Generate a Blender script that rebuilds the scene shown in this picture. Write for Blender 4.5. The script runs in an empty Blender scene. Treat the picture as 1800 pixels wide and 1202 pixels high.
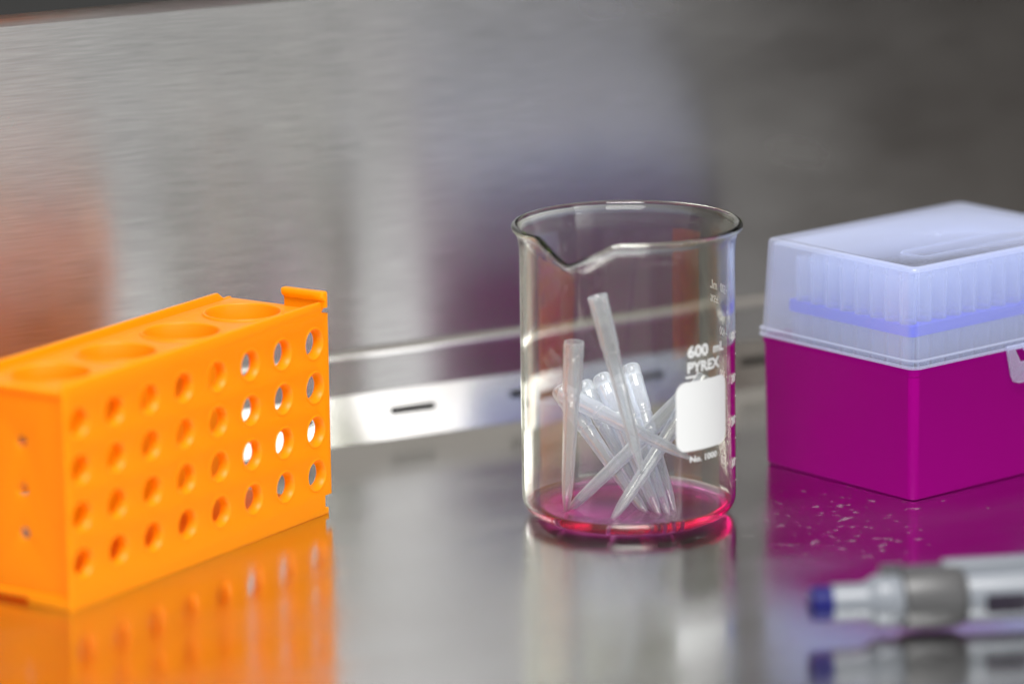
import bpy, bmesh, math, random
from mathutils import Vector, Matrix, Quaternion
random.seed(7)
S = bpy.context.scene
C = S.collection
MM = 0.001
PI = math.pi

# ---------------------------------------------------------------- camera
cam_d = bpy.data.cameras.new('camera'); cam = bpy.data.objects.new('camera', cam_d); C.objects.link(cam)
cam_d.sensor_width = 36.0
cam_d.lens = 8106.8 / 1800 * 36.0
cam_d.clip_start = 0.05; cam_d.clip_end = 30
PITCH, ROLL = 0.2238, -0.0132
cam.matrix_world = (Matrix.Translation((0, 0, 0.49971))
                    @ Matrix.Rotation(PI/2 - PITCH, 4, 'X') @ Matrix.Rotation(ROLL, 4, 'Z'))
cam_d.dof.use_dof = True
cam_d.dof.focus_distance = 1.935
cam_d.dof.aperture_fstop = 2.95
cam_d.dof.aperture_blades = 9
S.camera = cam

# ---------------------------------------------------------------- room light round the cabinet
W = bpy.data.worlds.new("World"); S.world = W; W.use_nodes = True
nt = W.node_tree; N = nt.nodes; L = nt.links
bg = N['Background']
tc = N.new('ShaderNodeTexCoord'); sep = N.new('ShaderNodeSeparateXYZ'); L.new(tc.outputs['Generated'], sep.inputs[0])
def wmath(op, a, b=None):
    n = N.new('ShaderNodeMath'); n.operation = op
    for i, v in enumerate((a, b)):
        if v is None: continue
        if isinstance(v, (int, float)): n.inputs[i].default_value = v
        else: L.new(v, n.inputs[i])
    return n.outputs[0]
az = wmath('ARCTAN2', sep.outputs['Y'], sep.outputs['X'])          # azimuth of the direction
def ramp(fac, stops, interp='EASE'):
    r = N.new('ShaderNodeValToRGB'); r.color_ramp.interpolation = interp
    while len(r.color_ramp.elements) < len(stops): r.color_ramp.elements.new(0.5)
    for e, (p, c) in zip(r.color_ramp.elements, stops): e.position = p; e.color = (*c, 1)
    L.new(fac, r.inputs[0]); return r.outputs[0]
azn = wmath('ADD', wmath('DIVIDE', az, 2*PI), 0.5)                  # 0..1, -180..180 deg
def A(deg): return deg/360 + 0.5
room = ramp(azn, [(A(-180), (.42, .42, .44)), (A(-100), (.60, .60, .60)), (A(-60), (.85, .85, .82)), (A(-41), (2.1, 2.1, 2.06)),
                  (A(-33.7), (2.4, 2.41, 2.41)), (A(-32.4), (.40, .38, .40)), (A(-31.2), (.075, .05, .033)),
                  (A(-24), (.065, .045, .03)), (A(-12), (.45, .45, .44)), (A(60), (.55, .55, .55)), (A(179), (.42, .42, .44))])
L.new(room, bg.inputs[0])
low = N.new('ShaderNodeMapRange'); low.interpolation_type = 'SMOOTHSTEP'                # dimmer below bench height
low.inputs[1].default_value = -.16; low.inputs[2].default_value = .06; low.inputs[3].default_value = .06; low.inputs[4].default_value = 1.0
L.new(sep.outputs['Z'], low.inputs[0])
floor_ = ramp(azn, [(0, (.5, .5, .5)), (A(-75), (.5, .5, .5)), (A(-55), (0, 0, 0)), (A(-5), (0, 0, 0)), (A(15), (.7, .7, .7))])
L.new(wmath('MAXIMUM', low.outputs[0], floor_), bg.inputs[1])
high = N.new('ShaderNodeMapRange'); high.interpolation_type = 'SMOOTHSTEP'               # the pale ceiling
high.inputs[1].default_value = .42; high.inputs[2].default_value = .62; L.new(sep.outputs['Z'], high.inputs[0])
mixc = N.new('ShaderNodeMix'); mixc.data_type = 'RGBA'; L.new(high.outputs[0], mixc.inputs[0]); L.new(room, mixc.inputs[6]); mixc.inputs[7].default_value = (.47, .44, .40, 1)
L.new(mixc.outputs[2], bg.inputs[0])

def area(name, loc, target, sx, sy, power, col=(1, 1, 1)):
    d = bpy.data.lights.new(name, 'AREA'); d.shape = 'RECTANGLE'; d.size = sx; d.size_y = sy; d.energy = power; d.color = col
    o = bpy.data.objects.new(name, d); C.objects.link(o); o.location = loc
    o.rotation_euler = (Vector(target) - Vector(loc)).to_track_quat('-Z', 'Y').to_euler()
    return o
# added lamp far at front right, mirrored as white in the foot strip
area('added_strip_lamp', (1.735, .737, 1.24), (-.03, 2.0, .01), .44, .26, 1.0, (1, .99, .97))
area('bench_lamp', (.06, 1.15, 1.15), (0, 1.85, 0), .7, .5, 31.0, (1, .99, .97))

S.view_settings.view_transform = 'Standard'; S.view_settings.look = 'None'
S.view_settings.exposure = 0.0; S.view_settings.gamma = 1.0
S.cycles.use_denoising = True
S.cycles.max_bounces = 24; S.cycles.transmission_bounces = 20; S.cycles.transparent_max_bounces = 32
S.cycles.glossy_bounces = 8; S.cycles.diffuse_bounces = 4; S.cycles.sample_clamp_indirect = 6
S.cycles.blur_glossy = 0.3

# ---------------------------------------------------------------- materials
def new_mat(name):
    m = bpy.data.materials.new(name); m.use_nodes = True
    return m, m.node_tree.nodes, m.node_tree.links
def principled(name, col, rough=.4, **kw):
    m, n, l = new_mat(name); p = n['Principled BSDF']
    p.inputs['Base Color'].default_value = (*col, 1); p.inputs['Roughness'].default_value = rough
    for k, v in kw.items(): p.inputs[k.replace('_', ' ')].default_value = v
    return m
def add_noise_rough(m, scale, lo, hi, bump=0.0, bscale=None, dist=.0002):
    n, l = m.node_tree.nodes, m.node_tree.links; p = n['Principled BSDF']
    t = n.new('ShaderNodeTexCoord'); ns = n.new('ShaderNodeTexNoise'); ns.inputs['Scale'].default_value = scale; ns.inputs['Detail'].default_value = 4
    l.new(t.outputs['Object'], ns.inputs['Vector'])
    mr = n.new('ShaderNodeMapRange'); mr.inputs[3].default_value = lo; mr.inputs[4].default_value = hi
    mr.inputs[1].default_value = .3; mr.inputs[2].default_value = .7
    l.new(ns.outputs[0], mr.inputs[0]); l.new(mr.outputs[0], p.inputs['Roughness'])
    if bump:
        nb = n.new('ShaderNodeTexNoise'); nb.inputs['Scale'].default_value = bscale or scale*4; nb.inputs['Detail'].default_value = 3
        l.new(t.outputs['Object'], nb.inputs['Vector'])
        b = n.new('ShaderNodeBump'); b.inputs['Strength'].default_value = bump; b.inputs['Distance'].default_value = dist
        l.new(nb.outputs[0], b.inputs['Height']); l.new(b.outputs[0], p.inputs['Normal'])
    return m

def brushed(name, col, rough, aniso, streak, rot=0.25, bump=.15, haze=0, vary=.15):
    """brushed stainless steel; the UV map's U axis runs along the grain (metres)"""
    m, n, l = new_mat(name); p = n['Principled BSDF']
    p.inputs['Metallic'].default_value = 1
    uv = n.new('ShaderNodeUVMap'); uv.uv_map = 'UVMap'
    mp = n.new('ShaderNodeMapping'); mp.inputs['Scale'].default_value = (40, 1800, 1)
    l.new(uv.outputs[0], mp.inputs[0])
    ns = n.new('ShaderNodeTexNoise'); ns.inputs['Scale'].default_value = 1; ns.inputs['Detail'].default_value = 2; ns.inputs['Roughness'].default_value = .6
    l.new(mp.outputs[0], ns.inputs['Vector'])
    mp2 = n.new('ShaderNodeMapping'); mp2.inputs['Scale'].default_value = (9, 22, 1); l.new(uv.outputs[0], mp2.inputs[0])
    n2 = n.new('ShaderNodeTexNoise'); n2.inputs['Scale'].default_value = 1; n2.inputs['Detail'].default_value = 3; l.new(mp2.outputs[0], n2.inputs['Vector'])
    mx = n.new('ShaderNodeMix'); mx.data_type = 'RGBA'
    mx.inputs[6].default_value = (*[c*(1-streak) for c in col], 1); mx.inputs[7].default_value = (*[min(1, c*(1+streak)) for c in col], 1)
    l.new(ns.outputs[0], mx.inputs[0]); l.new(mx.outputs[2], p.inputs['Base Color'])
    mr = n.new('ShaderNodeMapRange'); mr.inputs[1].default_value = .3; mr.inputs[2].default_value = .7
    mr.inputs[3].default_value = rough*(1-vary); mr.inputs[4].default_value = rough*(1+vary)
    l.new(n2.outputs[0], mr.inputs[0]); l.new(mr.outputs[0], p.inputs['Roughness'])
    p.inputs['Anisotropic'].default_value = aniso; p.inputs['Anisotropic Rotation'].default_value = rot
    tg = n.new('ShaderNodeTangent'); tg.direction_type = 'UV_MAP'; tg.uv_map = 'UVMap'; l.new(tg.outputs[0], p.inputs['Tangent'])
    if bump:
        b = n.new('ShaderNodeBump'); b.inputs['Strength'].default_value = bump; b.inputs['Distance'].default_value = .00004
        l.new(ns.outputs[0], b.inputs['Height']); l.new(b.outputs[0], p.inputs['Normal'])
    if haze:
        g = n.new('ShaderNodeBsdfGlossy'); g.inputs['Roughness'].default_value = .75; l.new(mx.outputs[2], g.inputs[0])
        ms = n.new('ShaderNodeMixShader'); ms.inputs[0].default_value = haze; out = n['Material Output']
        l.new(p.outputs[0], ms.inputs[1]); l.new(g.outputs[0], ms.inputs[2]); l.new(ms.outputs[0], out.inputs[0])
    return m
M = {}
M['wall'] = brushed('brushed_wall_steel', (.405, .40, .397), .245, .9, .34, .25, 0, .03)
M['edge_shade'] = brushed('darkened_edge_steel', (.30, .28, .275), .34, .8, .35, .25, 0)  # colour darkened to dim the reflections at the panel's top edge
M['strip'] = brushed('brushed_strip_steel', (.72, .71, .70), .17, .8, .06, .25, 0)

def table_mat():
    m = brushed('work_surface_steel', (.67, .67, .665), .19, .0, .05, 0, 0, 0, .3)
    n, l = m.node_tree.nodes, m.node_tree.links; p = n['Principled BSDF']; out = n['Material Output']
    t = n.new('ShaderNodeNewGeometry')
    # dried flecks of residue lying on the steel
    ns = n.new('ShaderNodeTexNoise'); ns.inputs['Scale'].default_value = 150; ns.inputs['Detail'].default_value = 3; ns.inputs['Roughness'].default_value = .55
    l.new(t.outputs['Position'], ns.inputs['Vector'])
    big = n.new('ShaderNodeTexNoise'); big.inputs['Scale'].default_value = 14; big.inputs['Detail'].default_value = 2
    l.new(t.outputs['Position'], big.inputs['Vector'])
    d = n.new('ShaderNodeVectorMath'); d.operation = 'DISTANCE'; d.inputs[1].default_value = (.133, 1.84, 0); l.new(t.outputs['Position'], d.inputs[0])
    near = n.new('ShaderNodeMapRange'); near.inputs[1].default_value = .0; near.inputs[2].default_value = .20; near.inputs[3].default_value = .13; near.inputs[4].default_value = -.3
    l.new(d.outputs['Value'], near.inputs[0])
    a1 = n.new('ShaderNodeMath'); a1.operation = 'ADD'; l.new(ns.outputs[0], a1.inputs[0]); l.new(near.outputs[0], a1.inputs[1])
    a2 = n.new('ShaderNodeMath'); a2.operation = 'MULTIPLY_ADD'; l.new(big.outputs[0], a2.inputs[0]); a2.inputs[1].default_value = .22; l.new(a1.outputs[0], a2.inputs[2])
    mk = n.new('ShaderNodeMapRange'); mk.inputs[1].default_value = .775; mk.inputs[2].default_value = .84; mk.inputs[3].default_value = 0; mk.inputs[4].default_value = .16
    l.new(a2.outputs[0], mk.inputs[0])
    df = n.new('ShaderNodeBsdfDiffuse'); df.inputs[0].default_value = (.55, .53, .55, 1)
    ms = n.new('ShaderNodeMixShader'); l.new(mk.outputs[0], ms.inputs[0]); l.new(p.outputs[0], ms.inputs[1]); l.new(df.outputs[0], ms.inputs[2])
    l.new(ms.outputs[0], out.inputs[0])
    return m
M['table'] = table_mat()

def translucent(name, col, tcol, tmix, rough, f0=.04, edge=.35, clear=0.0, clearcol=(1, 1, 1)):
    """moulded polypropylene: diffuse + light let through + soft gloss (+ a share that stays see-through)"""
    m, n, l = new_mat(name); n.remove(n['Principled BSDF']); out = n['Material Output']
    d = n.new('ShaderNodeBsdfDiffuse'); d.inputs[0].default_value = (*col, 1)
    t = n.new('ShaderNodeBsdfTranslucent'); t.inputs[0].default_value = (*tcol, 1)
    x = n.new('ShaderNodeMixShader'); x.inputs[0].default_value = tmix; l.new(d.outputs[0], x.inputs[1]); l.new(t.outputs[0], x.inputs[2])
    top = x.outputs[0]
    if clear:
        tr = n.new('ShaderNodeBsdfTransparent'); tr.inputs[0].default_value = (*clearcol, 1)
        lw = n.new('ShaderNodeLayerWeight'); lw.inputs[0].default_value = .35
        mr = n.new('ShaderNodeMapRange'); mr.inputs[3].default_value = clear; mr.inputs[4].default_value = clear*edge; l.new(lw.outputs['Facing'], mr.inputs[0])
        y = n.new('ShaderNodeMixShader'); l.new(mr.outputs[0], y.inputs[0]); l.new(top, y.inputs[1]); l.new(tr.outputs[0], y.inputs[2]); top = y.outputs[0]
    g = n.new('ShaderNodeBsdfGlossy'); g.inputs['Roughness'].default_value = rough; g.inputs[0].default_value = (1, 1, 1, 1)
    fw = n.new('ShaderNodeLayerWeight'); fp = n.new('ShaderNodeMath'); fp.operation = 'POWER'; fp.inputs[1].default_value = 5; l.new(fw.outputs['Facing'], fp.inputs[0])
    fr = n.new('ShaderNodeMath'); fr.operation = 'MULTIPLY_ADD'; fr.inputs[1].default_value = min(.75, f0*19); fr.inputs[2].default_value = f0; l.new(fp.outputs[0], fr.inputs[0])
    fw.inputs[0].default_value = .5
    z = n.new('ShaderNodeMixShader'); l.new(fr.outputs[0], z.inputs[0]); l.new(top, z.inputs[1]); l.new(g.outputs[0], z.inputs[2])
    tcn = n.new('ShaderNodeTexCoord'); ns = n.new('ShaderNodeTexNoise'); ns.inputs['Scale'].default_value = 160; ns.inputs['Detail'].default_value = 3
    l.new(tcn.outputs['Object'], ns.inputs['Vector'])
    b = n.new('ShaderNodeBump'); b.inputs['Strength'].default_value = .12; b.inputs['Distance'].default_value = .0004; l.new(ns.outputs[0], b.inputs['Height'])
    l.new(b.outputs[0], g.inputs['Normal']); l.new(b.outputs[0], d.inputs['Normal'])
    l.new(z.outputs[0], out.inputs[0])
    return m
M['orange'] = translucent('orange_polypropylene', (1.0, .50, .002), (1.0, .52, .001), .66, .40, f0=.015)
M['tip'] = translucent('clear_tip_plastic', (.84, .89, 1.0), (.84, .89, 1.0), .5, .10, f0=.085, edge=.12, clear=.85, clearcol=(.99, .99, 1))
M['fresh_tip'] = translucent('fresh_tip_plastic', (.80, .85, 1.0), (.80, .85, 1.0), .5, .2, clear=.90, clearcol=(.97, .98, 1))
M['lid'] = translucent('frosted_lid_plastic', (.76, .81, .98), (.76, .81, .98), .5, .22, clear=.87, clearcol=(.94, .96, 1))
M['purple'] = add_noise_rough(principled('purple_plastic', (.228, .0, .146), .5, Specular_IOR_Level=.03), 60, .38, .48, .05, 300)
M['blue_plate'] = principled('blue_plastic', (.015, .03, .72), .4)
def glass_mat():
    m, n, l = new_mat('borosilicate_glass'); n.remove(n['Principled BSDF'])
    g = n.new('ShaderNodeBsdfGlass'); g.inputs['IOR'].default_value = 1.473; g.inputs['Roughness'].default_value = 0.0
    g.inputs['Color'].default_value = (1, 1, 1, 1)
    v = n.new('ShaderNodeVolumeAbsorption'); v.inputs['Color'].default_value = (.90, 1, .35, 1); v.inputs['Density'].default_value = 38
    l.new(g.outputs[0], n['Material Output'].inputs[0]); l.new(v.outputs[0], n['Material Output'].inputs['Volume']); return m
M['glass'] = glass_mat()
def liquid_mat():
    m, n, l = new_mat('pink_culture_medium'); n.remove(n['Principled BSDF'])
    g = n.new('ShaderNodeBsdfGlass'); g.inputs['IOR'].default_value = 1.333; g.inputs['Roughness'].default_value = 0.0
    v = n.new('ShaderNodeVolumeAbsorption'); v.inputs['Color'].default_value = (1.0, 0.0, .80, 1); v.inputs['Density'].default_value = 150
    l.new(g.outputs[0], n['Material Output'].inputs[0]); l.new(v.outputs[0], n['Material Output'].inputs['Volume']); return m
M['liquid'] = liquid_mat()
M['print'] = principled('white_enamel_print', (.56, .57, .58), .55)
M['scale_print'] = translucent('brightened_scale_print', (.92, .93, .94), (.92, .93, .94), .5, .4, f0=.02)  # same white print, colour brightened against the shade at the beaker's back
M['tip_liquid'] = translucent('pink_liquid_in_tip', (.75, .25, .65), (.75, .25, .65), .5, .1, clear=.55, clearcol=(.9, .45, .85))
M['pip_white'] = add_noise_rough(principled('pale_grey_plastic', (.15, .165, .19), .4), 40, .34, .42)
M['pip_grey'] = add_noise_rough(principled('mid_grey_plastic', (.055, .055, .058), .42), 40, .38, .48)
M['pip_blue'] = principled('blue_button_plastic', (.003, .004, .09), .5, Specular_IOR_Level=.2)
M['pip_dark'] = principled('dark_display_window', (.012, .008, .018), .2)
M['dark'] = principled('shade_black', (.01, .01, .01), .8)  # black standing in for shade, behind the slots and above the panel

# ---------------------------------------------------------------- helpers
def link_mesh(name, me, mat, parent=None, smooth=35):
    me.materials.clear(); me.materials.append(mat)
    if smooth is not None:
        for p in me.polygons: p.use_smooth = True
        me.set_sharp_from_angle(angle=math.radians(smooth))
    o = bpy.data.objects.new(name, me); C.objects.link(o)
    if parent: o.parent = parent
    return o
def tag(o, label=None, cat=None, group=None, kind=None):
    for k, v in (('label', label), ('category', cat), ('group', group), ('kind', kind)):
        if v: o[k] = v
    return o
def thing(name, loc, rz, label, cat, group=None):
    o = bpy.data.objects.new(name, None); C.objects.link(o); o.location = loc; o.rotation_euler = (0, 0, rz); o.empty_display_size = .02
    return tag(o, label, cat, group)
def lathe(profile, seg=96, closed=False):
    """profile of (r,z) in mm turned round Z"""
    vs, fs = [], []; rings = []
    for r, z in profile:
        if r < 1e-6: rings.append([len(vs)]); vs.append((0, 0, z*MM))
        else:
            rings.append(list(range(len(vs), len(vs)+seg)))
            for k in range(seg): a = 2*PI*k/seg; vs.append((r*MM*math.cos(a), r*MM*math.sin(a), z*MM))
    pairs = list(zip(rings, rings[1:])) + ([(rings[-1], rings[0])] if closed else [])
    for a, b in pairs:
        for k in range(seg):
            k2 = (k+1) % seg
            if len(a) == 1 and len(b) == 1: continue
            if len(a) == 1: fs.append((a[0], b[k2], b[k]))
            elif len(b) == 1: fs.append((a[k], a[k2], b[0]))
            else: fs.append((a[k], a[k2], b[k2], b[k]))
    me = bpy.data.meshes.new('lathe'); me.from_pydata(vs, [], fs)
    bm = bmesh.new(); bm.from_mesh(me); bmesh.ops.recalc_face_normals(bm, faces=bm.faces); bm.to_mesh(me); bm.free()
    return me
def circle(cx, cy, r, n=32): return [(cx+r*math.cos(2*PI*k/n), cy+r*math.sin(2*PI*k/n)) for k in range(n)]
def rrect(x0, x1, y0, y1, r, n=6):
    pts = []
    for cx, cy, a0 in ((x1-r, y1-r, 0), (x0+r, y1-r, 90), (x0+r, y0+r, 180), (x1-r, y0+r, 270)):
        for k in range(n+1): a = math.radians(a0+90*k/n); pts.append((cx+r*math.cos(a), cy+r*math.sin(a)))
    return pts
def plate(outer, holes, thick, bevel=0.0, mat4=None, bres=2):
    """flat sheet (mm) with holes, extruded to its thickness; local XY plane, centred on Z, then placed by mat4"""
    cu = bpy.data.curves.new('plate', 'CURVE'); cu.dimensions = '2D'; cu.fill_mode = 'BOTH'
    for pts, sgn in [(outer, -1)] + [(h, 1) for h in holes]:
        sp = cu.splines.new('POLY'); sp.points.add(len(pts)-1); sp.use_cyclic_u = True
        cx = sum(p[0] for p in pts)/len(pts); cy = sum(p[1] for p in pts)/len(pts)
        for q, p in zip(sp.points, pts): q.co = (p[0]*MM, p[1]*MM, 0, 1)
    cu.extrude = max(0, thick/2*MM - bevel*MM); cu.bevel_depth = bevel*MM; cu.bevel_resolution = bres; cu.offset = -bevel*MM if bevel else 0
    ob = bpy.data.objects.new('tmp', cu); C.objects.link(ob)
    dg = bpy.context.evaluated_depsgraph_get(); dg.update()
    me = bpy.data.meshes.new_from_object(ob.evaluated_get(dg))
    bpy.data.objects.remove(ob); bpy.data.curves.remove(cu)
    bm = bmesh.new(); bm.from_mesh(me); bmesh.ops.remove_doubles(bm, verts=bm.verts, dist=2e-6)
    bmesh.ops.recalc_face_normals(bm, faces=bm.faces)
    if mat4: bmesh.ops.transform(bm, matrix=mat4, verts=bm.verts)
    bm.to_mesh(me); bm.free()
    return me
def join(*mes):
    bm = bmesh.new()
    for me in mes: bm.from_mesh(me)
    out = bpy.data.meshes.new('joined'); bm.to_mesh(out); bm.free(); return out
def boxm(x0, x1, y0, y1, z0, z1, bev=.4, seg=2, mat4=None):
    bm = bmesh.new(); bmesh.ops.create_cube(bm, size=1)
    for v in bm.verts: v.co = Vector(((x0+x1)/2+v.co.x*(x1-x0), (y0+y1)/2+v.co.y*(y1-y0), (z0+z1)/2+v.co.z*(z1-z0)))*MM
    if bev: bmesh.ops.bevel(bm, geom=bm.edges[:], offset=bev*MM, segments=seg, affect='EDGES', profile=.5)
    if mat4: bmesh.ops.transform(bm, matrix=mat4, verts=bm.verts)
    me = bpy.data.meshes.new('box'); bm.to_mesh(me); bm.free(); return me
def loft(rings, cap0=True, cap1=True, closed=False):
    """rings: lists of equally many (x,y,z) mm"""
    n = len(rings[0]); vs = [(x*MM, y*MM, z*MM) for r in rings for x, y, z in r]; fs = []
    R_ = len(rings)
    for i in range(R_ if closed else R_-1):
        j = (i+1) % R_
        for k in range(n): k2 = (k+1) % n; fs.append((i*n+k, i*n+k2, j*n+k2, j*n+k))
    if not closed:
        if cap0: fs.append(tuple(range(n-1, -1, -1)))
        if cap1: fs.append(tuple((R_-1)*n+k for k in range(n)))
    me = bpy.data.meshes.new('loft'); me.from_pydata(vs, [], fs)
    bm = bmesh.new(); bm.from_mesh(me); bmesh.ops.recalc_face_normals(bm, faces=bm.faces); bm.to_mesh(me); bm.free()
    return me
def rr3(x0, x1, y0, y1, r, z, n=6): return [(x, y, z) for x, y in rrect(x0, x1, y0, y1, max(r, .05), n)]

# ---------------------------------------------------------------- work surface and the steel wall behind
WA = Vector((-0.08058, 1.98832, 0)); WD = Vector((.880546, .473961, 0)); WN = Vector((-.473961, .880546, 0))   # foot of the wall, along it, away from us
def wall_pt(u, off, z): return WA + WD*(u*MM) + WN*(off*MM) + Vector((0, 0, z*MM))
def quad_strip(name, prof, u0, u1, mat, parent=None, nu=1):
    """profile of (offset, height) in mm run along the wall, UV in metres along the grain"""
    bm = bmesh.new(); uvl = bm.loops.layers.uv.new('UVMap'); dist = [0]
    for a, b in zip(prof, prof[1:]): dist.append(dist[-1]+math.hypot(b[0]-a[0], b[1]-a[1]))
    for k in range(nu):
        ua, ub = u0+(u1-u0)*k/nu, u0+(u1-u0)*(k+1)/nu
        for i in range(len(prof)-1):
            q = [(ua, i), (ub, i), (ub, i+1), (ua, i+1)]
            f = bm.faces.new([bm.verts.new(wall_pt(u, *prof[j])) for u, j in q])
            for lp, (u, j) in zip(f.loops, q): lp[uvl].uv = (u*MM, dist[j]*MM)
    bmesh.ops.remove_doubles(bm, verts=bm.verts, dist=1e-6)
    me = bpy.data.meshes.new(name); bm.to_mesh(me); bm.free()
    return link_mesh(name, me, mat, parent, 30)

bm = bmesh.new(); uvl = bm.loops.layers.uv.new('UVMap')
f = bm.faces.new([bm.verts.new(v) for v in (wall_pt(-900, 30, 0)-WN*.50, wall_pt(1700, 30, 0)-WN*.50, wall_pt(1700, 30, 0), wall_pt(-900, 30, 0))])
fa, fb = f.verts[0], f.verts[1]                                      # turned-down front edge
bm.faces.new([fa, bm.verts.new(fa.co-Vector((0, 0, .045))), bm.verts.new(fb.co-Vector((0, 0, .045))), fb])
for f in bm.faces:
    for lp in f.loops: lp[uvl].uv = ((lp.vert.co-WA).dot(WD), (lp.vert.co-WA).dot(WN)+lp.vert.co.z)
me = bpy.data.meshes.new('work_surface'); bm.to_mesh(me); bm.free()
tag(link_mesh('work_surface', me, M['table'], None, None), kind='structure')

wall = thing('steel_wall', tuple(WA), 0, 'brushed stainless steel wall with a slotted strip along its foot', 'wall')
def reparent(o): o.parent = wall; o.matrix_parent_inverse = Matrix.Translation(-WA); return o
# slanting foot strip with drain slots
SL = 22.1                               # strip width
def strip_mesh(u0, u1):
    slots = [rrect(c-11.5, c+11.5, 11.0, 14.3, 1.5, 4) for c in [43.0+61*k for k in range(-12, 24)] if u0+20 < c < u1-20]
    me = plate([(u0, 0), (u1, 0), (u1, SL), (u0, SL)], slots, .8, 0)
    bm = bmesh.new(); bm.from_mesh(me); uvl = bm.loops.layers.uv.verify()
    uvl = bm.loops.layers.uv.get('UVMap') or bm.loops.layers.uv.new('UVMap')
    for f_ in bm.faces:
        for lp in f_.loops: lp[uvl].uv = (lp.vert.co.x, lp.vert.co.y)
    for v in bm.verts:
        u, s, w = v.co.x, v.co.y, v.co.z
        v.co = WA + WD*u + WN*(s*.407 - w*.913) + Vector((0, 0, s*.913 + w*.407))
    bm.to_mesh(me); bm.free(); return me
sm = strip_mesh(-700, 1400)
reparent(link_mesh('slotted_strip', sm, M['strip'], None, 30))
# upright band over it, its rolled lip, then the tall panel
reparent(quad_strip('upright_band', [(9.3, 20.2), (9.3, 36.0)], -700, 1400, M['wall']))
reparent(quad_strip('rolled_lip', [(9.3, 36.0), (8.5, 36.4), (8.3, 37.0), (8.5, 38.2), (9.2, 39.4), (10.2, 40.4), (11.2, 40.9), (12, 41.1)], -700, 1400, M['strip']))
reparent(quad_strip('tall_panel', [(12, 41.1), (12, 199.5)], -700, 1400, M['wall']))
reparent(quad_strip('shaded_edge_bend', [(12-5*(1-math.cos(math.radians(t))), 199.5+6*math.sin(math.radians(t))) for t in range(0, 91, 10)], -700, 1400, M['edge_shade']))  # added bend; its shape and dark colour make a soft shaded edge
reparent(quad_strip('shadow_gap', [(30, 0), (30, 34)], -700, 1400, M['dark']))
reparent(quad_strip('recess_shade_sheet', [(7, 205.5), (60, 210), (60, 420)], -700, 1400, M['dark']))  # black sheet that paints the shaded recess above the tall panel

# ---------------------------------------------------------------- orange tube rack
rack = thing('tube_rack', (-.17312, 1.7304, 0), .9924, 'orange plastic four-way tube rack lying on its side, full of round holes', 'tube rack')
RL, RD, RHt = 174.2, 50.0, 91.0
OR = M['orange']
# local frame: X along the rack, Y away from us, Z up.  Sheets drawn in (x, z) are stood up by SU
def SU(y): return Matrix.Translation((0, y*MM, 0)) @ Matrix.Rotation(PI/2, 4, 'X')
def SE(x): return Matrix.Translation((x*MM, 0, 0)) @ Matrix.Rotation(PI/2, 4, 'Z') @ Matrix.Rotation(PI/2, 4, 'X')   # drawn in (y, z)
cols = [RL/2 + .3 + (i-3.5)*22.5 for i in range(8)]; rows = [18.2+18.75*k for k in range(4)]
outl = [(0, 0), (174.2, 0), (174.2, 2.6), (172.0, 2.6), (172.0, 8.0), (176.6, 8.0), (176.6, 85.6), (172.0, 86.8), (174.2, 88.4), (174.2, RHt), (0, RHt)]
front = plate(outl, [circle(x, z, 6.3) for x in cols for z in rows], 1.8, .35, SU(.9))
def collar(x, z, n=36):
    """moulded sleeve lining a hole: a low outer rim, then a bore that narrows inwards"""
    rg = []
    for r, y in ((7.2, .3), (7.1, -.15), (6.8, -.3), (6.4, -.22), (6.0, .1), (5.35, 2.2), (5.05, 4.0), (5.3, 4.3), (6.3, 4.2), (6.6, 1.2)):
        rg.append([(x+r*math.cos(2*PI*k/n), y, z+r*math.sin(2*PI*k/n)) for k in range(n)])
    return loft(rg, closed=True)
cl = [collar(x, z) for x in cols for z in rows]
link_mesh('front_panel', join(front, *cl), OR, rack, 40)
back_outl = [(0, 0), (RL, 0), (RL, RHt-3), (RL-5, RHt-3), (RL-9, RHt), (0, RHt)]
link_mesh('back_panel', plate(back_outl, [circle(x+11.2, z+9.4, 2.6, 20) for x in cols[2:-1] for z in rows[:-1]] + [circle(33.6, z, 4.2, 24) for z in (17.5, 36, 55.3)], 1.8, .35, SU(RD-.9)), OR, rack, 40)
# top sheet lies 3 mm under the rims, four wide holes with sleeves
tops = [RL/2 + (i-1.5)*42.5 for i in range(4)]
tz = RHt - 3.4
topm = plate([(1.5, 1.7), (RL-.2, 1.7), (RL-.2, RD-1.7), (1.5, RD-1.7)], [circle(x, RD/2, 15.6, 64) for x in tops], 1.8, .3, Matrix.Translation((0, 0, (tz-.9)*MM)))
link_mesh('top_panel', topm, OR, rack, 40)
for x in tops:
    rg = []
    for r, z in ((16.9, tz-.6), (16.9, tz+.5), (16.6, tz+.9), (15.9, tz+.9), (15.6, tz+.5), (15.4, tz-9), (16.4, tz-9), (16.6, tz-1.9)):
        rg.append([(x+r*math.cos(2*PI*k/64), RD/2+r*math.sin(2*PI*k/64), z) for k in range(64)])
    link_mesh('tube_ring', loft(rg, closed=True), OR, rack, 40)
link_mesh('bottom_panel', plate([(1.5, 1.7), (RL-.2, 1.7), (RL-.2, RD-1.7), (1.5, RD-1.7)], [], 1.8, .3, Matrix.Translation((0, 0, 4.2*MM))), OR, rack, 40)
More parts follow.
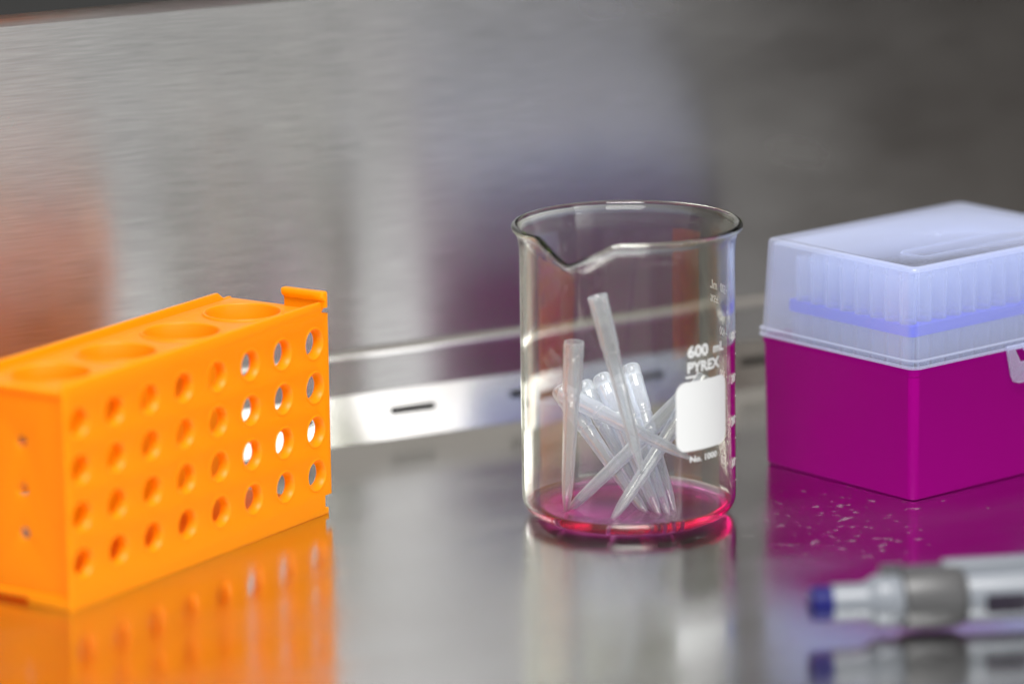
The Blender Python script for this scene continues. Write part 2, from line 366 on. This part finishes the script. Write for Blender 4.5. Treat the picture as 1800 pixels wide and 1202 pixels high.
# left end: a recessed panel with a few small holes; right end open with a hooked tab
link_mesh('end_panel', plate([(1.6, 1.2), (RD-1.6, 1.2), (RD-1.6, tz-1.6), (1.6, tz-1.6)], [circle(24.2, z, 2.4, 20) for z in (65.0, 46.0, 28.0)], 1.6, .3, SE(3.4)), OR, rack, 40)
link_mesh('foot_lug', boxm(.6, 3.0, 1.2, 22.5, 0, 3.6, .4), OR, rack, 40)
tab_prof = [(-.3, 78), (1.3, 78), (1.3, 95.0), (.9, 95.6), (-1.9, 95.6), (-2.3, 95.1), (-2.3, 93.3), (-1.9, 92.8), (-.3, 91.6)]
rg = [[(RL-1.6+x, y, z) for x, z in tab_prof] for y in (-1.6, -1.2, 18.9, 19.3)]
rg[0] = [(RL-1.6+.5+(x-.5)*.8, -1.8, 86+(z-86)*.97 if z > 86 else z+10.8) for x, z in tab_prof]
rg[1] = [(x, y, max(z, 88.6)) for x, y, z in rg[1]]; rg[0] = [(x, y, max(z, 88.8)) for x, y, z in rg[0]]
rg.insert(2, [(x, 1.9, max(z, 88.5)) for x, y, z in rg[2]]); rg.insert(3, [(x, 2.0, z) for x, y, z in rg[3]])
link_mesh('hook_tab', loft(rg), OR, rack, 40)

# ---------------------------------------------------------------- glass beaker
BX, BY, BR, BH = .04817, 1.87050, 44.8, 124.3
beaker = thing('glass_beaker', (BX, BY, 0), 0, 'clear glass beaker with pouring spout and white markings, holding used pipette tips', 'beaker')
prof = [(0, .9), (20, .8), (33, .5), (BR-9.5, .15)]
for k in range(0, 9): a = math.radians(-80+80*k/8); prof.append((BR-8.6+8.6*math.cos(a), 8.75+8.6*math.sin(a)))
prof += [(BR, 14), (BR, 30), (BR, 50), (BR, 70), (BR, 90), (BR, 100), (BR, BH-16), (BR+.05, BH-12), (BR+.25, BH-9), (BR+.7, BH-6), (BR+1.4, BH-3.8), (BR+2.1, BH-2.6)]
for k in range(9): a = math.radians(-50+230*k/8); prof.append((BR+1.65+1.55*math.cos(a), BH-1.55+1.55*math.sin(a)))
prof += [(BR-.1, BH-3.0), (BR-.9, BH-5), (BR-1.5, BH-7.5), (BR-1.85, BH-10.5), (BR-2.0, BH-15), (BR-2.0, 100), (BR-2.0, 90), (BR-2, 70), (BR-2, 50), (BR-1.9, 30), (BR-1.6, 14)]
inner_floor = 2.6
for k in range(0, 9): a = math.radians(0-88*k/8); prof.append((BR-8.6+7.2*math.cos(a), 8.75+7.2*math.sin(a)))
prof += [(25, 1.25), (0, 1.3)]
gme = lathe(prof, 192)
# pouring spout: pulled outwards and down, facing front-left
sa = math.radians(-90-29.5)
for v in gme.vertices:
    r = math.hypot(v.co.x, v.co.y)/MM; z = v.co.z/MM
    if z < BH-34: continue
    a = math.atan2(v.co.y, v.co.x); d = (a-sa+PI) % (2*PI)-PI
    wz = max(0, (z-(BH-34))/34); t = abs(d)/math.radians(25)
    if t >= 1: continue
    sh = (0.5+.5*math.cos(PI*t))**.85; tip = max(0, 1-abs(d)/math.radians(11))**1.3
    k = sh*wz**2.6
    nr = r + k*(3.4+1.2*tip); nz = z - sh*wz**2.2*(6.6+2.0*tip)
    v.co.x = nr*MM*math.cos(a); v.co.y = nr*MM*math.sin(a); v.co.z = nz*MM
link_mesh('glass_body', gme, M['glass'], beaker, 60)

# printed markings: text laid on the outside of the cylinder
def wrap(me, ang0, z0, flip=False, r=BR+.06, parent=beaker, name='printed_text'):
    """me in local XY (mm) ; x runs to the reader's right.  ang0: degrees from straight at us, to the right"""
    bm = bmesh.new(); bm.from_mesh(me)
    bmesh.ops.subdivide_edges(bm, edges=[e for e in bm.edges if e.calc_length() > 1.2], cuts=3)
    bmesh.ops.triangulate(bm, faces=bm.faces)
    for v in bm.verts:
        a = math.radians(ang0) + v.co.x/r
        zz = v.co.y + z0; rr = r + v.co.z
        v.co = Vector((rr*math.sin(a)*MM, -rr*math.cos(a)*MM, zz*MM))
    out = bpy.data.meshes.new('print'); bm.to_mesh(out); bm.free()
    return link_mesh(name, out, M['scale_print'] if name.startswith('grad') else M['print'], parent, None)
def text_mesh(body, size, stretch=1.0, bold=0.0, space=1.0):
    cu = bpy.data.curves.new('t', 'FONT'); cu.body = body; cu.size = size; cu.space_character = space; cu.offset = bold; cu.resolution_u = 3
    ob = bpy.data.objects.new('tmp', cu); C.objects.link(ob); dg = bpy.context.evaluated_depsgraph_get(); dg.update()
    me = bpy.data.meshes.new_from_object(ob.evaluated_get(dg)); bpy.data.objects.remove(ob); bpy.data.curves.remove(cu)
    for v in me.vertices: v.co.x *= stretch
    return me
wrap(text_mesh('600', 6.6, 1.12, .22), 31.3, 75.0)
wrap(text_mesh('mL', 5.4, 1.15, .14), 49.5, 75.0)
wrap(text_mesh('PYREX', 6.0, 1.05, .20), 31.0, 68.6)
def rr_sheet(x0, x1, y0, y1, r):
    pts = rrect(x0, x1, y0, y1, r, 8)
    bm = bmesh.new()
    nx, ny = 24, 18
    vs = {}
    def clampx(y):
        d = 0
        if y > y1-r: d = r-math.sqrt(max(0, r*r-(y-(y1-r))**2))
        if y < y0+r: d = r-math.sqrt(max(0, r*r-(y0+r-y)**2))
        return d
    ys = [y0+(y1-y0)*(.5-.5*math.cos(PI*j/ny)) for j in range(ny+1)]
    for j, y in enumerate(ys):
        d = clampx(y)
        for i in range(nx+1): vs[i, j] = bm.verts.new((x0+d+(x1-x0-2*d)*i/nx, y, 0))
    for j in range(ny):
        for i in range(nx): bm.faces.new((vs[i, j], vs[i+1, j], vs[i+1, j+1], vs[i, j+1]))
    me = bpy.data.meshes.new('patch'); bm.to_mesh(me); bm.free(); return me
wrap(rr_sheet(0, 5.0, 0, .9, .3), 30.1, 66.3, name='printed_bar')
wrap(rr_sheet(0, 29.3, 0, 29.2, 4.6), 24.2, 35.6, name='writing_patch')
wrap(text_mesh('No. 1000', 3.5, 1.18, .10), 32.4, 30.9)
for k in range(5):
    z = 17.4+18.4*k
    wrap(text_mesh(str(100*(k+1)), 4.9, .95, .16), 104.5 if k < 4 else 103.6, z-.1, name='graduation_number')
    wrap(rr_sheet(0, 3.2, 0, .42, .15), 99.3, z+1.5, name='graduation_mark')
    if k: wrap(rr_sheet(0, 2.2, 0, .35, .12), 99.3, z-7.5, name='graduation_mark')
wrap(text_mesh('mL', 4.9, .95, .16), 116.6, 90.9, name='graduation_text')
wrap(text_mesh('±5%', 4.0, .95, .12), 115.4, 85.2, name='graduation_text')
for k in range(4):
    z = 22.3+18.0*k
    wrap(text_mesh(str(100*(k+1)), 4.9, .95, .16), 70.8, z, name='graduation_number')
    wrap(rr_sheet(0, 2.8, 0, .42, .15), 82.5, z+1.5, name='graduation_mark')
    wrap(rr_sheet(0, 2.2, 0, .35, .12), 82.5, z-7.5, name='graduation_mark')

# pink liquid: fills the bottom of the beaker, its skin just inside the glass
lp = [(0, 1.2), (25, 1.15)]
for k in range(8, -1, -1):
    a = math.radians(-88*k/8); zz = 8.75+7.3*math.sin(a)
    if zz > 7.0: continue
    lp.append((BR-8.6+7.3*math.cos(a), zz))
lp += [(lp[-1][0]+.25, lp[-1][1]+.5), (lp[-1][0]-.5, lp[-1][1]+.35), (lp[-1][0]-1.5, lp[-1][1]+.1), (lp[-1][0]-4, lp[-1][1]-.02), (0, lp[-1][1]-.05)]
liq = link_mesh('pink_liquid', lathe(lp, 160), M['liquid'], None, 60); liq.location = (BX, BY, 0)
tag(liq, 'shallow pool of clear pink liquid in the bottom of the glass beaker', 'liquid')

# ---------------------------------------------------------------- pipette tips
def tip_mesh(seg=64):
    o_ = [(.55, 0), (1.0, 3), (1.75, 7.5), (2.1, 10), (2.4, 15), (2.75, 30), (3.1, 45), (3.3, 51.0), (3.5, 51.3), (3.5, 51.9), (3.33, 52.2), (3.38, 53.6), (3.62, 54.0), (3.75, 54.6), (3.80, 56), (3.85, 62), (3.93, 69.6), (4.12, 69.9), (4.12, 70.4), (3.96, 70.7), (4.0, 72.9), (4.1, 75.2), (4.05, 75.9), (3.8, 76)]
    i_ = [(3.55, 75.8), (3.45, 72), (3.3, 62), (3.1, 55), (2.85, 53), (2.65, 45), (2.3, 30), (1.95, 15), (1.6, 10), (1.2, 7.2), (.6, 3), (.28, .1)]
    me = lathe(o_+i_, seg, closed=True)
    for v in me.vertices:                       # fine upright ribs on the hub
        r = math.hypot(v.co.x, v.co.y); z = v.co.z/MM
        if 54.8 < z < 73 and r > .0036:
            k = 1 + .05*max(0, math.cos(8*math.atan2(v.co.y, v.co.x)))**6; v.co.x *= k; v.co.y *= k
    return me
TM = tip_mesh()
M['tip'].use_backface_culling = False
def col_mesh(h):
    def ri(z):
        t = [(0, .27), (3, .58), (7.2, 1.17), (10, 1.57), (15, 1.9), (30, 2.25)]
        for (a, b), (c, d) in zip(t, t[1:]):
            if a <= z <= c: return b+(d-b)*(z-a)/(c-a)
    zs = [.3+(h-.3)*k/5 for k in range(6)]
    return lathe([(0, .2)]+[(ri(z)-.03, z) for z in zs]+[(0, h-.3)], 20)
def place_tip(b, t, label, fill=0, roll=0.0):
    b, t = Vector(b)*MM, Vector(t)*MM
    o = link_mesh('pipette_tip', TM, M['tip'], None, None) if not place_tip.n else bpy.data.objects.new('pipette_tip', TM)
    if place_tip.n: C.objects.link(o)
    place_tip.n += 1
    for p in () if place_tip.n > 1 else TM.polygons: p.use_smooth = True
    o.location = b; o.rotation_mode = 'QUATERNION'; o.rotation_quaternion = (t-b).to_track_quat('Z', 'Y')
    tag(o, label, 'pipette tip', 'used pipette tips in the beaker')
    # moulded graduation rings and numerals read as small raised marks
    if fill: link_mesh('liquid_in_tip', col_mesh(fill), M['tip_liquid'], o, 60)
    return o
place_tip.n = 0
place_tip((21.8, 1854.6, 3.0), (25.8, 1849.5, 79), 'nearly upright pipette tip at the left front of the glass beaker', 9)
place_tip((52.6, 1834.9, 26), (35.4, 1841, 99), 'pipette tip reaching highest in the beaker, leaning to the left')
place_tip((61.0, 1846.2, 3.0), (37.6, 1900, 51.7), 'pipette tip whose open end shows just left of the highest tip', 12)
place_tip((66.9, 1852.3, 3.0), (50.1, 1906, 54.2), 'pipette tip just right of the highest tip, its point farthest right in the liquid', 13)
place_tip((38.9, 1840.1, 3.0), (80.6, 1873.5, 57.2), 'pipette tip slanting from front centre up behind the white writing patch', 3)
place_tip((19.9, 1855.6, 3.0), (76.4, 1869.5, 54.5), 'low slanting pipette tip whose point meets the upright tip at front left', 10)
place_tip((73.2, 1842.7, 30), (21.3, 1895.8, 46.0), 'flattest pipette tip, lying across the pile towards the white writing patch')
place_tip((56.4, 1850.1, 3.0), (20.4, 1899.5, 45.4), 'pipette tip with its open end farthest left behind the upright tip', 6)
place_tip((58.6, 1852.7, 3.0), (30.9, 1907.0, 45.0), 'pipette tip with its open end just right of the upright tip', 8)
place_tip((64.5, 1846.0, 3.0), (45.2, 1902.5, 50.2), 'pipette tip partly hidden behind the lower half of the highest tip', 12)

# ---------------------------------------------------------------- purple tip box with frosted lid
PW, PD = 122.0, 93.0
tbox = thing('tip_box', (.1681, 1.8799, 0), .6998, 'purple plastic pipette tip box with a hinged frosted lid, closed', 'tip box')
base = [rr3(2.2, PW-2.2, 2.2, PD-2.2, 3, 0), rr3(1.2, PW-1.2, 1.2, PD-1.2, 3.5, .5), rr3(.6, PW-.6, .6, PD-.6, 4, 1.6),
        rr3(-.2, PW+.2, -.2, PD+.2, 4, 54.0), rr3(-.6, PW+.6, -.6, PD+.6, 4, 54.6), rr3(-.6, PW+.6, -.6, PD+.6, 4, 57.2),
        rr3(1.6, PW-1.6, 1.6, PD-1.6, 3, 57.2), rr3(1.8, PW-1.8, 1.8, PD-1.8, 3, 56.0), rr3(3, PW-3, 3, PD-3, 3, 2.5)]
link_mesh('base', loft(base), M['purple'], tbox, 35)
LT = 100.2
lid = [rr3(-1.8, PW+1.8, -1.8, PD+1.8, 5, 57.6), rr3(-2.1, PW+2.1, -2.1, PD+2.1, 5.2, 57.9), rr3(-2.1, PW+2.1, -2.1, PD+2.1, 5.2, 58.5), rr3(-1.5, PW+1.5, -1.5, PD+1.5, 5, 58.7),
       rr3(-1.4, PW+1.4, -1.4, PD+1.4, 5, 60.2), rr3(-2.0, PW+2.0, -2.0, PD+2.0, 5, 60.4), rr3(-2.0, PW+2.0, -2.0, PD+2.0, 5, 61.0), rr3(-.9, PW+.9, -.9, PD+.9, 4.8, 61.6),
       rr3(1.0, PW-1.0, 1.0, PD-1.0, 4.2, LT-1.9), rr3(1.2, PW-1.2, 1.2, PD-1.2, 4, LT-1.0), rr3(1.8, PW-1.8, 1.8, PD-1.8, 3.6, LT-.25), rr3(2.6, PW-2.6, 2.6, PD-2.6, 3, LT),
       rr3(5.0, PW-5.0, 5.0, PD-5.0, 2.4, LT-.05), rr3(5.4, PW-5.4, 5.4, PD-5.4, 2.2, LT-.3)]
lidin = [rr3(4.4, PW-4.4, 4.4, PD-4.4, 2, LT-1.7), rr3(2.6, PW-2.6, 2.6, PD-2.6, 3, LT-2.4), rr3(.4, PW-.4, .4, PD-.4, 4, 61), rr3(-.4, PW+.4, -.4, PD+.4, 4, 57.6)]
def shell(outer, inner):
    n = len(outer[0]); rings = outer+inner; vs = [(x*MM, y*MM, z*MM) for r in rings for x, y, z in r]; fs = []
    def band(i, j):
        for k in range(n): k2 = (k+1) % n; fs.append((i*n+k, i*n+k2, j*n+k2, j*n+k))
    for i in range(len(outer)-1): band(i, i+1)
    for i in range(len(outer), len(rings)-1): band(i, i+1)
    band(len(rings)-1, 0)
    fs.append(tuple((len(outer)-1)*n+k for k in range(n))); fs.append(tuple(len(outer)*n+k for k in range(n)))
    me = bpy.data.meshes.new('shell'); me.from_pydata(vs, [], fs)
    bm = bmesh.new(); bm.from_mesh(me); bmesh.ops.recalc_face_normals(bm, faces=bm.faces); bm.to_mesh(me); bm.free(); return me
lid_o = link_mesh('lid', shell(lid, lidin), M['lid'], tbox, 35)
# raised window frame and a moulding point on the lid's top, and the latch strap at the front
fr = plate(rrect(22, PW-22, 17, 32, 3), [rrect(22.4, PW-22.4, 17.4, 31.6, 2.7)], .3, 0, Matrix.Translation((0, 0, (LT-.08)*MM)))
link_mesh('raised_frame', fr, M['lid'], lid_o, 35)
spr = lathe([(0, LT+.4), (.8, LT+.2), (1.6, LT-.4)], 16)
for v in spr.vertices: v.co.x += 61*MM; v.co.y += 46*MM
link_mesh('moulding_point', spr, M['lid'], lid_o, 60)
lo = [(53.0, 59.5), (56.2, 46.0), (57.6, 43.6), (60.5, 42.6), (78.5, 42.6), (81.4, 43.6), (82.8, 46.0), (86.0, 59.5)]
li = [(58.0, 57.6), (61.4, 51.6), (77.6, 51.6), (81.0, 57.6)]
link_mesh('latch', plate(lo, [li], 1.4, .3, SU(-2.6)), M['lid'], tbox, 35)
lug = lathe([(0, 0), (3.2, .2), (3.6, 1.2), (2.8, 2.6), (0, 3)], 24)
for v in lug.vertices: v.co = Vector((v.co.x*1.9, -v.co.z-.0018, v.co.y*.7)) + Vector((.0695, 0, .0575))
link_mesh('latch_lug', lug, M['lid'], tbox, 60)
# blue tray and the rack of fresh tips under the lid
cols_t = [PW/2+(i-5.5)*9 for i in range(12)]; rows_t = [PD/2+(j-3.5)*9 for j in range(8)]
tray = plate(rrect(7.2, PW-7.2, 8.5, PD-8.5, 2.5), [circle(x, y, 3.62, 20) for x in cols_t for y in rows_t], 4.6, 0, Matrix.Translation((0, 0, 71.0*MM)))
link_mesh('blue_tray', tray, M['blue_plate'], tbox, 35)
link_mesh('tray_skirt', loft([rr3(7.6, PW-7.6, 8.9, PD-8.9, 2.5, 69.2), rr3(8.0, PW-8.0, 9.3, PD-9.3, 2.5, 57.0), rr3(9.2, PW-9.2, 10.5, PD-10.5, 2, 57.0), rr3(8.8, PW-8.8, 10.1, PD-10.1, 2, 69.2)], closed=True),
          M['lid'], tbox, 35)
TM2 = tip_mesh(24)
for v in TM2.vertices: v.co.x *= .9; v.co.y *= .9
for p in TM2.polygons: p.use_smooth = True
TM2.materials.append(M['fresh_tip'])
mw = Matrix.Translation((.1681, 1.8799, 0)) @ Matrix.Rotation(.6998, 4, 'Z')
for i, x in enumerate(cols_t):
    for j, y in enumerate(rows_t):
        o = bpy.data.objects.new('pipette_tip', TM2); C.objects.link(o)
        o.location = mw @ Vector((x*MM, y*MM, 16.6*MM))
        tag(o, 'unused clear pipette tip standing in the blue tray under the frosted lid', 'pipette tip', 'fresh pipette tips racked in the closed box')

# ---------------------------------------------------------------- pipette lying at lower right
pyaw = math.atan2(12, 80)
pip = thing('pipette', (.1120, 1.6840, .0), pyaw, 'white and grey pipette with blue plunger button lying in front of the purple box', 'pipette')
AX = 12.9
def along(prof, seg=48, sy=1.0, sz=1.0):
    """turned shape: (r, x) mm along the pipette's axis"""
    me = lathe(prof, seg)
    for v in me.vertices: v.co = Vector((v.co.z, v.co.x*sy, v.co.y*sz + AX*MM))
    bm = bmesh.new(); bm.from_mesh(me); bmesh.ops.recalc_face_normals(bm, faces=bm.faces); bm.to_mesh(me); bm.free()
    return me
link_mesh('plunger_button', along([(0, -.6), (4.6, -.6), (6.2, .2), (6.6, 1.5), (6.6, 8.2), (5.9, 8.6), (0, 8.6)]), M['pip_blue'], pip, 40)
link_mesh('plunger', along([(0, 8.0), (6.9, 8.0), (7.1, 8.6), (7.1, 19.5), (7.6, 21.5), (9.0, 23.8), (9.9, 25.2), (10.2, 27), (10.2, 33.0), (9.8, 34.6), (0, 34.6)]), M['pip_white'], pip, 40)
link_mesh('collar', along([(0, 34.2), (9.6, 34.2), (11.2, 35.4), (11.8, 38), (12.1, 46), (11.9, 54), (10.9, 58.2), (9.4, 60.2), (0, 60.2)]), M['pip_grey'], pip, 40)
link_mesh('body', along([(0, 59), (9.5, 59), (10.0, 61), (10.0, 96), (10.2, 100), (10.2, 150), (8, 165), (5, 200), (4, 215), (0, 215)]), M['pip_white'], pip, 40)
hook = loft([rr3(28, 34, -1, 6, 2, 22.0+.0), rr3(27, 36, -1.5, 7, 2.4, 24.0), rr3(28, 36, -1, 6, 2, 25.4)])
link_mesh('hook_end', hook, M['pip_grey'], pip, 40)
link_mesh('hook_bar', boxm(33, 58, .5, 7.5, 20.5, 24.6, 1.6, 3), M['pip_grey'], pip, 40)
link_mesh('ejector_bar', boxm(52, 120, 2, 9.5, 20.8, 25.8, 2.0, 3), M['pip_white'], pip, 40)
link_mesh('volume_window', boxm(66.0, 82.5, -10.8, -8.6, AX-4.6, AX+2.8, .6), M['pip_dark'], pip, 40)
link_mesh('blue_mark', boxm(84.5, 90, -9.6, -4, AX+5, AX+9, .8), M['pip_blue'], pip, 40)
